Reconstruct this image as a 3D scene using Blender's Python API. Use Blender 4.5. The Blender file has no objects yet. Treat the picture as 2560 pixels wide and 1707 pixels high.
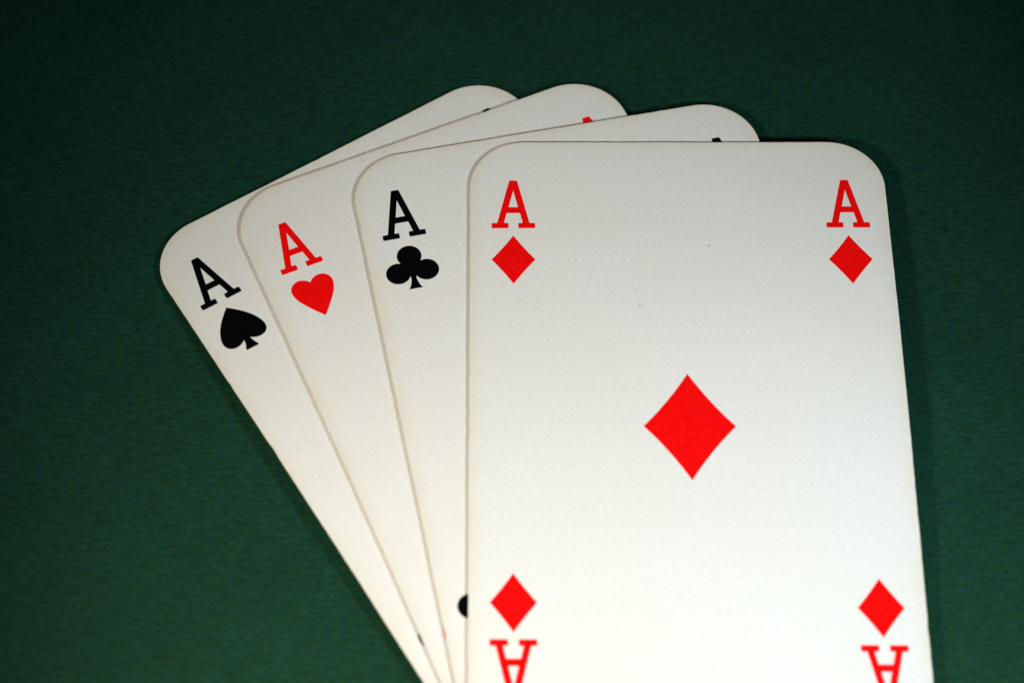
import bpy, bmesh, math, random
from mathutils import Matrix, Vector, geometry
MM = 0.001
scene = bpy.context.scene
COL = scene.collection

# ------------------------------------------------------------------ camera
R = Matrix(((0.9998606224286125, -0.004910597372976538, 0.015956871563938334),
            (-0.0035931204015440545, 0.8700760374793658, 0.49290443139617335),
            (-0.016304146786861186, -0.4928930665343605, 0.869937124026735)))
cam_data = bpy.data.cameras.new("camera")
cam = bpy.data.objects.new("camera", cam_data)
COL.objects.link(cam)
M = R.transposed().to_4x4()
M.translation = Vector((-27.90644632, -139.11261108, 268.74183445)) * MM
cam.matrix_world = M
cam_data.sensor_fit = 'HORIZONTAL'
cam_data.sensor_width = 22.2
cam_data.lens = 22.2 * 5801.058 / 2560.0
cam_data.clip_start = 0.01
cam_data.clip_end = 20.0
cam_data.dof.use_dof = True
cam_data.dof.focus_distance = 0.316
cam_data.dof.aperture_fstop = 9.0
cam_data.dof.aperture_blades = 7
scene.camera = cam

# ------------------------------------------------------------------ world: faint cool room light
world = bpy.data.worlds.new("World")
scene.world = world
world.use_nodes = True
bg = world.node_tree.nodes["Background"]
bg.inputs[0].default_value = (1.0, 0.86, 0.66, 1)
bg.inputs[1].default_value = 0.02

# ------------------------------------------------------------------ two low desk lamps beside the camera
def lamp(name, loc, target, watts, color, radius, cone, blend):
    d = bpy.data.lights.new(name, 'SPOT')
    d.energy = watts
    d.color = color
    d.shadow_soft_size = radius * MM
    d.spot_size = math.radians(cone)
    d.spot_blend = blend
    o = bpy.data.objects.new(name, d)
    COL.objects.link(o)
    o.location = Vector(loc) * MM
    v = (Vector(target) - Vector(loc))
    o.rotation_euler = v.to_track_quat('-Z', 'Y').to_euler()
    return o
lamp("desk_lamp", (-101, -74, 111), (48, 22, 0), 0.87, (1.0, 0.89, 0.725), 11, 102, 1.0)
lamp("desk_lamp", (92, -74, 108), (-92, 22, 0), 1.04, (0.80, 0.935, 1.0), 12, 100, 1.0)

scene.view_settings.view_transform = 'Standard'
scene.view_settings.look = 'None'
scene.view_settings.exposure = 0.0
scene.view_settings.gamma = 1.0

# ------------------------------------------------------------------ node helpers
def new_mat(name):
    m = bpy.data.materials.new(name)
    m.use_nodes = True
    nt = m.node_tree
    return m, nt, nt.nodes["Principled BSDF"]
def N(nt, kind, **kw):
    n = nt.nodes.new(kind)
    for k, v in kw.items():
        setattr(n, k, v)
    return n
def math_node(nt, op, a, b=None, c=None, clamp=False):
    n = N(nt, 'ShaderNodeMath', operation=op, use_clamp=clamp)
    for i, v in enumerate((a, b, c)):
        if v is None: continue
        if isinstance(v, (int, float)): n.inputs[i].default_value = v
        else: nt.links.new(v, n.inputs[i])
    return n.outputs[0]
def vmath(nt, op, a, b=None):
    n = N(nt, 'ShaderNodeVectorMath', operation=op)
    for i, v in enumerate((a, b)):
        if v is None: continue
        if isinstance(v, (tuple, list)): n.inputs[i].default_value = v
        else: nt.links.new(v, n.inputs[i])
    return n
def mix_rgb(nt, fac, a, b, blend='MIX'):
    n = N(nt, 'ShaderNodeMix', data_type='RGBA', blend_type=blend)
    if isinstance(fac, (int, float)): n.inputs[0].default_value = fac
    else: nt.links.new(fac, n.inputs[0])
    for i, v in ((6, a), (7, b)):
        if isinstance(v, (tuple, list)): n.inputs[i].default_value = (*v[:3], 1)
        else: nt.links.new(v, n.inputs[i])
    return n.outputs[2]
def noise(nt, vec, scale, detail=2.0, rough=0.5):
    n = N(nt, 'ShaderNodeTexNoise')
    n.inputs['Scale'].default_value = scale
    n.inputs['Detail'].default_value = detail
    n.inputs['Roughness'].default_value = rough
    nt.links.new(vec, n.inputs['Vector'])
    return n
def mapping(nt, vec, scale=(1, 1, 1), rot=(0, 0, 0), loc=(0, 0, 0)):
    n = N(nt, 'ShaderNodeMapping')
    n.inputs['Scale'].default_value = scale
    n.inputs['Rotation'].default_value = rot
    n.inputs['Location'].default_value = loc
    nt.links.new(vec, n.inputs['Vector'])
    return n.outputs[0]
def remap(nt, v, a, b, c, d):
    n = N(nt, 'ShaderNodeMapRange')
    nt.links.new(v, n.inputs[0])
    for i, x in enumerate((a, b, c, d)): n.inputs[i + 1].default_value = x
    return n.outputs[0]

W, H, RAD = 57.0, 88.09, 7.6
T, THICK = 0.41, 0.28

# ------------------------------------------------------------------ materials
def cloth_material():
    m, nt, p = new_mat("green_cloth")
    co = N(nt, 'ShaderNodeTexCoord').outputs['Object']
    # slow bend of the weave so that the streaks do not run dead straight
    warp = noise(nt, mapping(nt, co, (18, 18, 18)), 1.0, 1.0)
    wv = vmath(nt, 'SUBTRACT', warp.outputs['Color'], (0.5, 0.5, 0.5)).outputs[0]
    wv = vmath(nt, 'MULTIPLY', wv, (0.0, 0.004, 0.0)).outputs[0]
    cw = vmath(nt, 'ADD', co, wv).outputs[0]
    fine = noise(nt, mapping(nt, cw, (1050, 6200, 1050)), 1.0, 3.0, 0.6)
    mid = noise(nt, mapping(nt, cw, (340, 3000, 340), loc=(3, 7, 0)), 1.0, 2.0, 0.55)
    broad = noise(nt, mapping(nt, co, (45, 60, 45)), 1.0, 3.0, 0.5)
    s = math_node(nt, 'ADD', math_node(nt, 'MULTIPLY', fine.outputs[0], 0.65), math_node(nt, 'MULTIPLY', mid.outputs[0], 0.35))
    k = remap(nt, s, 0.385, 0.615, 0.0, 1.0)
    tint = noise(nt, mapping(nt, cw, (900, 3600, 900), loc=(11, 2, 5)), 1.0, 1.0)
    tk = remap(nt, tint.outputs[0], 0.35, 0.65, 0.0, 1.0)
    dark = mix_rgb(nt, tk, (0.0036, 0.0155, 0.0070), (0.0018, 0.0140, 0.0152))
    light = mix_rgb(nt, tk, (0.0104, 0.0490, 0.0215), (0.0052, 0.0430, 0.0440))
    c = mix_rgb(nt, k, dark, light)
    bk = remap(nt, broad.outputs[0], 0.3, 0.7, 0.88, 1.10)
    bc = N(nt, 'ShaderNodeCombineXYZ')
    for i in range(3): nt.links.new(bk, bc.inputs[i])
    c = mix_rgb(nt, 1.0, c, bc.outputs[0], 'MULTIPLY')
    nt.links.new(c, p.inputs['Base Color'])
    # a brushed cloth: its nap has a broad green sheen towards the lamps
    p.inputs['Roughness'].default_value = 0.56
    p.inputs['IOR'].default_value = 1.85
    p.inputs['Specular IOR Level'].default_value = 0.34
    p.inputs['Specular Tint'].default_value = (0.20, 0.62, 0.18, 1)
    b = N(nt, 'ShaderNodeBump')
    b.inputs['Strength'].default_value = 0.35
    b.inputs['Distance'].default_value = 0.00010
    nt.links.new(s, b.inputs['Height'])
    nt.links.new(b.outputs[0], p.inputs['Normal'])
    return m

def paper_material(seed):
    m, nt, p = new_mat("card_paper")
    co = N(nt, 'ShaderNodeTexCoord').outputs['Object']
    flat = vmath(nt, 'MULTIPLY', co, (1, 1, 0)).outputs[0]
    # distance from the card's rim, for the handling wear there
    q = vmath(nt, 'ABSOLUTE', flat).outputs[0]
    q = vmath(nt, 'SUBTRACT', q, ((W / 2 - RAD) * MM, (H / 2 - RAD) * MM, 0)).outputs[0]
    q = vmath(nt, 'MAXIMUM', q, (0, 0, 0)).outputs[0]
    ln = N(nt, 'ShaderNodeVectorMath', operation='LENGTH')
    nt.links.new(q, ln.inputs[0])
    dist = math_node(nt, 'SUBTRACT', RAD * MM, ln.outputs['Value'])
    wn = noise(nt, mapping(nt, flat, (160, 160, 160), loc=(seed * 3.1, 0, 0)), 1.0, 3.0, 0.6)
    wear = remap(nt, dist, 0.0, 0.0022, 1.0, 0.0)
    wear = math_node(nt, 'MULTIPLY', math_node(nt, 'POWER', wear, 1.6), remap(nt, wn.outputs[0], 0.3, 0.7, 0.25, 1.0))
    grain = noise(nt, mapping(nt, flat, (2000, 2000, 2000), loc=(seed, 1, 0)), 1.0, 2.0, 0.6)
    blot = noise(nt, mapping(nt, flat, (70, 70, 70), loc=(seed, 4, 0)), 1.0, 3.0, 0.5)
    base = mix_rgb(nt, remap(nt, grain.outputs[0], 0.3, 0.7, 0, 1), (0.720, 0.713, 0.700), (0.785, 0.783, 0.778))
    base = mix_rgb(nt, remap(nt, blot.outputs[0], 0.35, 0.75, 0, 0.35), base, (0.75, 0.715, 0.64))
    base = mix_rgb(nt, math_node(nt, 'MULTIPLY', wear, 0.55), base, (0.66, 0.60, 0.42))
    # specks of dirt: a few everywhere, a cluster where the card has been touched
    hx, hy = ((0.004, -0.008), (0.006, 0.010), (-0.012, 0.004), (-0.0025, 0.0195))[seed - 1]
    hd = vmath(nt, 'SUBTRACT', flat, (hx, hy, 0)).outputs[0]
    hd = vmath(nt, 'MULTIPLY', hd, (0.8, 1.0, 0)).outputs[0]
    hl = N(nt, 'ShaderNodeVectorMath', operation='LENGTH')
    nt.links.new(hd, hl.inputs[0])
    for scale, far, near, r0, r1 in ((260.0, 0.955, 0.93, 0.016, 0.030), (620.0, 0.996, 0.55, 0.045, 0.070)):
        vor = N(nt, 'ShaderNodeTexVoronoi')
        vor.inputs['Scale'].default_value = scale
        nt.links.new(mapping(nt, flat, loc=(seed * 0.37, 0.21, scale * 0.001)), vor.inputs['Vector'])
        sx = N(nt, 'ShaderNodeSeparateColor')
        nt.links.new(vor.outputs['Color'], sx.inputs[0])
        thr = remap(nt, hl.outputs['Value'], 0.003, 0.010, near, far)
        pick = math_node(nt, 'GREATER_THAN', sx.outputs[0], thr)
        size = math_node(nt, 'ADD', math_node(nt, 'MULTIPLY', sx.outputs[1], r1), r0)
        spot = math_node(nt, 'LESS_THAN', vor.outputs['Distance'], size)
        amt = math_node(nt, 'ADD', math_node(nt, 'MULTIPLY', sx.outputs[2], 0.5), 0.25)
        spot = math_node(nt, 'MULTIPLY', math_node(nt, 'MULTIPLY', spot, pick), amt)
        base = mix_rgb(nt, spot, base, (0.17, 0.13, 0.08))
    nt.links.new(base, p.inputs['Base Color'])
    p.inputs['Roughness'].default_value = 0.55
    p.inputs['Specular IOR Level'].default_value = 0.25
    b = N(nt, 'ShaderNodeBump')
    b.inputs['Strength'].default_value = 0.15
    b.inputs['Distance'].default_value = 0.00002
    nt.links.new(grain.outputs[0], b.inputs['Height'])
    nt.links.new(b.outputs[0], p.inputs['Normal'])
    return m

def rim_material():
    m, nt, p = new_mat("card_cut_edge")
    co = N(nt, 'ShaderNodeTexCoord').outputs['Object']
    n = noise(nt, mapping(nt, co, (900, 900, 900)), 1.0, 2.0)
    c = mix_rgb(nt, remap(nt, n.outputs[0], 0.3, 0.7, 0, 1), (0.42, 0.30, 0.16), (0.62, 0.47, 0.29))
    nt.links.new(c, p.inputs['Base Color'])
    p.inputs['Roughness'].default_value = 0.9
    return m

def ink_material(name, a, b_):
    m, nt, p = new_mat(name)
    co = N(nt, 'ShaderNodeTexCoord').outputs['Object']
    n = noise(nt, mapping(nt, co, (1500, 1500, 1500)), 1.0, 2.0, 0.6)
    c = mix_rgb(nt, remap(nt, n.outputs[0], 0.3, 0.7, 0, 1), a, b_)
    v = N(nt, 'ShaderNodeTexVoronoi')
    v.inputs['Scale'].default_value = 900
    nt.links.new(co, v.inputs['Vector'])
    sc = N(nt, 'ShaderNodeSeparateColor')
    nt.links.new(v.outputs['Color'], sc.inputs[0])
    hole = math_node(nt, 'MULTIPLY', math_node(nt, 'GREATER_THAN', sc.outputs[0], 0.975), math_node(nt, 'LESS_THAN', v.outputs['Distance'], 0.09))
    c = mix_rgb(nt, math_node(nt, 'MULTIPLY', hole, 0.35), c, (0.7, 0.62, 0.55))
    nt.links.new(c, p.inputs['Base Color'])
    p.inputs['Roughness'].default_value = 0.8
    p.inputs['Specular IOR Level'].default_value = 0.03
    return m

CLOTH = cloth_material()
RIM = rim_material()
RED = ink_material("red_ink", (0.82, 0.0020, 0.0020), (0.93, 0.004, 0.004))
BLACK = ink_material("black_ink", (0.0010, 0.0008, 0.0014), (0.0018, 0.0014, 0.0026))

def plain(name, col):
    m, nt, p = new_mat(name)
    co = N(nt, 'ShaderNodeTexCoord').outputs['Object']
    n = noise(nt, mapping(nt, co, (4000, 4000, 4000)), 1.0, 2.0)
    nt.links.new(mix_rgb(nt, n.outputs[0], tuple(x * 0.7 for x in col), col), p.inputs['Base Color'])
    p.inputs['Roughness'].default_value = 0.9
    return m
LINT = plain("pale_lint", (0.10, 0.17, 0.14))

# ------------------------------------------------------------------ the table under its green cloth
def build_table():
    bm = bmesh.new()
    n = 60
    half = 900.0
    pos = [-half, -500, -320, -220] + [-160 + 320 * i / n for i in range(n + 1)] + [220, 320, 500, half]
    rng = random.Random(4)
    ph = [(rng.uniform(0.02, 0.06), rng.uniform(0.02, 0.06), rng.uniform(0, 6.3)) for _ in range(4)]
    grid = []
    for y in pos:
        row = []
        for x in pos:
            z = sum(math.sin(a * x + c) * math.cos(b * y + c) for a, b, c in ph) * 0.02 - 0.10
            row.append(bm.verts.new((x * MM, y * MM, z * MM)))
        grid.append(row)
    for j in range(len(pos) - 1):
        for i in range(len(pos) - 1):
            f = bm.faces.new((grid[j][i], grid[j][i + 1], grid[j + 1][i + 1], grid[j + 1][i]))
            f.smooth = True
    me = bpy.data.meshes.new("table_surface")
    bm.to_mesh(me); bm.free()
    me.materials.append(CLOTH)
    o = bpy.data.objects.new("table_surface", me)
    COL.objects.link(o)
    o['kind'] = 'structure'
    return o
table = build_table()

def build_lint(x, y, length, turn, seed):
    """a pale curled fibre lying on the cloth"""
    rng = random.Random(seed)
    bm = bmesh.new()
    rings = []
    px, py, a = 0.0, 0.0, turn
    for i in range(7):
        ring = []
        for k in range(5):
            t = 2 * math.pi * k / 5
            r = 0.035 * (0.5 if i in (0, 6) else 1.0)
            ring.append(bm.verts.new(((px - math.sin(a) * math.cos(t) * r) * MM, (py + math.cos(a) * math.cos(t) * r) * MM, (0.03 + math.sin(t) * r + 0.02 * math.sin(i)) * MM)))
        rings.append(ring)
        px += math.cos(a) * length / 6
        py += math.sin(a) * length / 6
        a += rng.uniform(-0.6, 0.6)
    for i in range(6):
        for k in range(5):
            bm.faces.new((rings[i][k], rings[i][(k + 1) % 5], rings[i + 1][(k + 1) % 5], rings[i + 1][k]))
    bm.faces.new(rings[0][::-1]); bm.faces.new(rings[6])
    bmesh.ops.recalc_face_normals(bm, faces=bm.faces[:])
    me = bpy.data.meshes.new("lint")
    bm.to_mesh(me); bm.free()
    me.materials.append(LINT)
    o = bpy.data.objects.new("lint", me)
    COL.objects.link(o)
    o.parent = table
    o.location = (x * MM, y * MM, -0.08 * MM)
for n, (x, y, ln, tr) in enumerate(((33.4, -3.3, 0.42, 0.4), (-76.9, -16.9, 0.36, 2.2), (33.0, 25.0, 0.25, 1.2))):
    build_lint(x, y, ln, tr, n)

# ------------------------------------------------------------------ cards
ARCH, PHI, YC, LY = 1.5, math.radians(16), 3.0, 54.0
def arch(x, y):
    """the gentle bow shared by the whole fan: middle up, both ends on the cloth"""
    yp = -x * math.sin(PHI) + y * math.cos(PHI) - YC
    return ARCH * math.cos(math.pi / 2 * max(-1.0, min(1.0, yp / LY))) ** 2

class Pose:
    def __init__(s, th, u0, v0, level):
        s.th, s.u0, s.v0, s.level = th, u0, v0, level
        s.c, s.s = math.cos(th), math.sin(th)
    def z(s, u, v):
        x = u * s.c - v * s.s + s.u0
        y = u * s.s + v * s.c + s.v0
        return arch(x, y)

def tag(o, label, cat, group):
    o['label'] = label; o['category'] = cat; o['group'] = group

def slice_grid(bm, step):
    for axis in (0, 1):
        co = [v.co[axis] for v in bm.verts]
        k = math.ceil(min(co) / step) * step
        while k < max(co) - 1e-6:
            if k > min(co) + 1e-6:
                p = [0, 0, 0]; nrm = [0, 0, 0]
                p[axis] = k; nrm[axis] = 1
                bmesh.ops.bisect_plane(bm, geom=bm.verts[:] + bm.edges[:] + bm.faces[:], dist=1e-5, plane_co=p, plane_no=nrm)
            k += step

def make_obj(name, bm, mats, parent):
    for v in bm.verts: v.co *= MM
    bm.normal_update()
    me = bpy.data.meshes.new(name)
    bm.to_mesh(me); bm.free()
    for m in mats: me.materials.append(m)
    o = bpy.data.objects.new(name, me)
    COL.objects.link(o)
    o.parent = parent
    return o

def card_outline(rng):
    pts = []
    a, b = W / 2 - RAD, H / 2 - RAD
    for cx, cy, a0 in ((a, b, 0), (-a, b, 90), (-a, -b, 180), (a, -b, 270)):
        for i in range(25):
            t = math.radians(a0 + 90 * i / 24)
            pts.append((cx + RAD * math.cos(t), cy + RAD * math.sin(t)))
    # straight runs get small irregular nicks, as on a handled card
    out = []
    for i, p in enumerate(pts):
        out.append(p)
        q = pts[(i + 1) % len(pts)]
        d = math.dist(p, q)
        if d > 3:
            n = int(d / 0.8)
            nx, ny = (q[1] - p[1]) / d, -(q[0] - p[0]) / d
            slow = rng.uniform(0, 6)
            for k in range(1, n):
                t = k / n
                e = rng.gauss(0, 0.010) + 0.010 * math.sin(slow + t * 23)
                if rng.random() < 0.04: e -= rng.uniform(0.03, 0.07)
                out.append((p[0] + (q[0] - p[0]) * t + nx * e, p[1] + (q[1] - p[1]) * t + ny * e))
    return out

def build_stock(pose, parent, seed):
    rng = random.Random(seed)
    outline = card_outline(rng)
    bm = bmesh.new()
    vs = [bm.verts.new((x, y, 0)) for x, y in outline]
    bm.faces.new(vs)
    slice_grid(bm, 3.0)
    top = bm.faces[:]
    for f in top: f.smooth = True
    geo = bmesh.ops.extrude_face_region(bm, geom=top)
    newf = [g for g in geo['geom'] if isinstance(g, bmesh.types.BMFace)]
    newv = [g for g in geo['geom'] if isinstance(g, bmesh.types.BMVert)]
    lift = set(newv)
    for f in newf: f.smooth = True
    for f in bm.faces:
        a = sum(1 for v in f.verts if v in lift)
        if 0 < a < len(f.verts):
            f.material_index = 1
            f.smooth = False
    for v in bm.verts:
        z = pose.z(v.co.x, v.co.y)
        v.co.z = z + (THICK if v in lift else 0.0)
    bmesh.ops.recalc_face_normals(bm, faces=bm.faces[:])
    for e in bm.edges:
        if len(e.link_faces) == 2 and e.link_faces[0].material_index != e.link_faces[1].material_index:
            e.smooth = False
    return make_obj("card_stock", bm, [paper_material(seed), RIM], parent)

def build_print(name, pose, loops, mat, parent):
    """a flat print on the card: outline loops (first outer, then holes) in card millimetres"""
    polys = [[Vector((x, y, 0)) for x, y in lp] for lp in loops]
    tris = geometry.tessellate_polygon(polys)
    flat = [p for lp in polys for p in lp]
    bm = bmesh.new()
    vs = [bm.verts.new(p) for p in flat]
    for t in tris:
        try: bm.faces.new([vs[i] for i in t])
        except ValueError: pass
    slice_grid(bm, 2.5)
    for f in bm.faces:
        f.normal_update()
        if f.normal.z < 0: f.normal_flip()
        f.smooth = True
    for v in bm.verts:
        v.co.z = pose.z(v.co.x, v.co.y) + THICK + 0.012
    return make_obj(name, bm, [mat], parent)

# ------------------------------------------------------------------ print shapes (mm, from the letter's centre and baseline)
def rounded(poly, radii):
    """replace corners by small arcs"""
    out = []
    n = len(poly)
    for i, p in enumerate(poly):
        r = radii[i] if isinstance(radii, (list, tuple)) else radii
        if r <= 0: out.append(p); continue
        P = Vector(p); A = (Vector(poly[i - 1]) - P); B = (Vector(poly[(i + 1) % n]) - P)
        la, lb = A.length, B.length
        d = min(r, la * 0.45, lb * 0.45)
        a = P + A.normalized() * d; b = P + B.normalized() * d
        for k in range(5):
            t = k / 4
            q = a * (1 - t) ** 2 + P * 2 * t * (1 - t) + b * t * t
            out.append((q.x, q.y))
    return out

def letter_a():
    half = [(0.52, 7.93), (2.20, 0.86), (2.95, 0.86), (2.97, 0.0), (0.66, 0.0), (0.66, 0.86), (1.28, 0.86), (0.91, 2.50)]
    rad = [0.16, 0.05, 0.18, 0.18, 0.18, 0.18, 0.10, 0.12]
    outer = half + [(-x, y) for x, y in reversed(half)]
    return [rounded(outer, rad + rad[::-1]), rounded([(0, 6.25), (-0.64, 3.47), (0.64, 3.47)], [0.05, 0.06, 0.06])]

def smooth_curve(pts, n=4):
    out = []
    for i in range(len(pts) - 1):
        p0 = Vector(pts[max(i - 1, 0)]); p1 = Vector(pts[i]); p2 = Vector(pts[i + 1]); p3 = Vector(pts[min(i + 2, len(pts) - 1)])
        for k in range(n):
            t = k / n
            q = 0.5 * ((2 * p1) + (p2 - p0) * t + (2 * p0 - 5 * p1 + 4 * p2 - p3) * t * t + (3 * p1 - p0 - 3 * p2 + p3) * t ** 3)
            out.append((q.x, q.y))
    out.append(tuple(pts[-1]))
    return out
def mirror(half):
    """closed outline from the right half, which starts and ends on the axis"""
    return half + [(-x, y) for x, y in reversed(half[1:-1])]

def diamond_shape(w, h, sag):
    c = [(0, h), (w, 0), (0, -h), (-w, 0)]
    out = []
    for i in range(4):
        a = Vector(c[i]); b = Vector(c[(i + 1) % 4]); m = (a + b) / 2
        ctl = m - m.normalized() * sag * 2
        for k in range(10):
            t = k / 10
            q = a * (1 - t) ** 2 + ctl * 2 * t * (1 - t) + b * t * t
            out.append((q.x, q.y))
    return [out]
def heart_shape():
    h = [(0, 27.45), (0.2, 27.72), (0.52, 27.98), (1.08, 28.22), (1.62, 28.26), (2.16, 28.08), (2.6, 27.7), (2.86, 27.15), (2.9, 26.55), (2.75, 25.85), (2.42, 25.06), (1.87, 24.2), (1.27, 23.37), (0.68, 22.6), (0, 21.78)]
    return [[(x, y - 25.0) for x, y in mirror(smooth_curve(h))]]
def spade_shape():
    lobe = [(0, 29.62), (0.3, 29.36), (0.95, 28.72), (1.58, 28.05), (2.12, 27.35), (2.65, 26.5), (3.02, 25.6), (3.17, 24.85), (3.07, 24.17), (2.72, 23.68), (2.2, 23.42), (1.55, 23.38), (0.95, 23.58), (0.46, 23.90)]
    stem = [(0.50, 23.62), (0.66, 23.05), (0.93, 22.52), (0.90, 22.36), (0.80, 22.31), (0, 22.31)]
    h = smooth_curve(lobe) + smooth_curve(stem[:3]) + stem[3:]
    return [[(x, y - 25.95) for x, y in mirror(h)]]
def club_shape():
    r = 1.67
    top = Vector((0, 27.24)); rt = Vector((1.93, 24.68))
    d = rt - top; m = (top + rt) / 2
    hgt = math.sqrt(r * r - (d.length / 2) ** 2)
    j = m + Vector((-d.y, d.x)).normalized() * hgt
    if j.x < m.x: j = m - Vector((-d.y, d.x)).normalized() * hgt
    h = []
    a1 = math.atan2(j.y - top.y, j.x - top.x)
    for k in range(17):
        t = math.pi / 2 + (a1 - math.pi / 2) * k / 16
        h.append((top.x + r * math.cos(t) if k else 0.0, top.y + r * math.sin(t)))
    b0 = math.atan2(j.y - rt.y, j.x - rt.x); b1 = math.atan2(23.97 - rt.y, 0.38 - rt.x)
    if b1 > b0: b1 -= 2 * math.pi
    for k in range(1, 25):
        t = b0 + (b1 - b0) * k / 24
        h.append((rt.x + r * math.cos(t), rt.y + r * math.sin(t)))
    h += [(0.36, 23.6), (0.45, 23.05), (0.64, 22.45), (0.93, 21.95), (0, 21.95)]
    return [[(x, y - 25.45) for x, y in mirror(h)]]

LETTER = letter_a()
def move(loops, du, dv, turn=False, scale=1.0):
    s = -1.0 if turn else 1.0
    return [[(du + s * scale * x, dv + s * scale * y) for x, y in lp] for lp in loops]

CARDS = [
    # angle, u0, v0, ink, pip shape, label; then letter (u, baseline) and pip (u, centre) for the four corners, and the middle pip
    dict(th=0.56092, u0=-25.65868, v0=5.03399, ink=BLACK, pip=spade_shape(), big=2.3,
         label="ace of spades, the lowest white card on the left side of the fan",
         corners=[((-23.11, 30.74), (-23.20, 25.83)), ((23.52, 31.02), (23.45, 25.95)), ((-23.2, -31.0), (-22.97, -26.25)), ((23.11, -30.9), (23.2, -25.9))]),
    dict(th=0.41071, u0=-18.44778, v0=5.28883, ink=RED, pip=heart_shape(), big=2.2,
         label="ace of hearts between the spade and club cards, red letter beside a heart",
         corners=[((-22.50, 29.92), (-22.41, 24.89)), ((22.95, 29.64), (22.90, 24.65)), ((-22.92, -31.4), (-22.92, -25.2)), ((22.5, -30.9), (22.5, -25.9))]),
    dict(th=0.20117, u0=-8.93558, v0=3.36008, ink=BLACK, pip=club_shape(), big=2.2,
         label="ace of clubs tucked directly under the diamond card, black three leaved clover sign",
         corners=[((-22.83, 30.22), (-22.83, 25.34)), ((22.66, 30.08), (22.66, 25.2)), ((-22.75, -30.2), (-22.77, -25.45)), ((22.83, -30.3), (22.83, -25.4))]),
    dict(th=0.0, u0=0.0, v0=0.0, ink=RED, pip=diamond_shape(2.95, 3.90, 0.07), big=None,
         label="ace of diamonds, the topmost card with a large red diamond in its middle",
         corners=[((-22.63, 29.64), (-22.65, 24.52)), ((22.94, 29.66), (22.83, 24.48)), ((-22.95, -30.22), (-22.93, -25.43)), ((22.88, -30.71), (22.86, -25.84))]),
]
GROUP = "four aces fanned out on the green cloth"
for k, c in enumerate(CARDS):
    pose = Pose(c['th'], c['u0'], c['v0'], k + 1)
    root = bpy.data.objects.new("playing_card", None)
    root.empty_display_size = 0.01
    COL.objects.link(root)
    root.location = (c['u0'] * MM, c['v0'] * MM, (k * T + 0.02) * MM)
    root.rotation_euler = (0, 0, c['th'])
    tag(root, c['label'], "playing card", GROUP)
    build_stock(pose, root, k + 1)
    for n, (lt, pp) in enumerate(c['corners']):
        turn = n >= 2
        build_print("index_letter", pose, move(LETTER, lt[0], lt[1], turn), c['ink'], root)
        build_print("index_pip", pose, move(c['pip'], pp[0], pp[1], turn), c['ink'], root)
    if c['big'] is None:
        build_print("centre_pip", pose, move(diamond_shape(5.98, 7.70, 0.26), -0.01, -1.02), c['ink'], root)
    else:
        build_print("centre_pip", pose, move(c['pip'], 0, 0, False, c['big']), c['ink'], root)
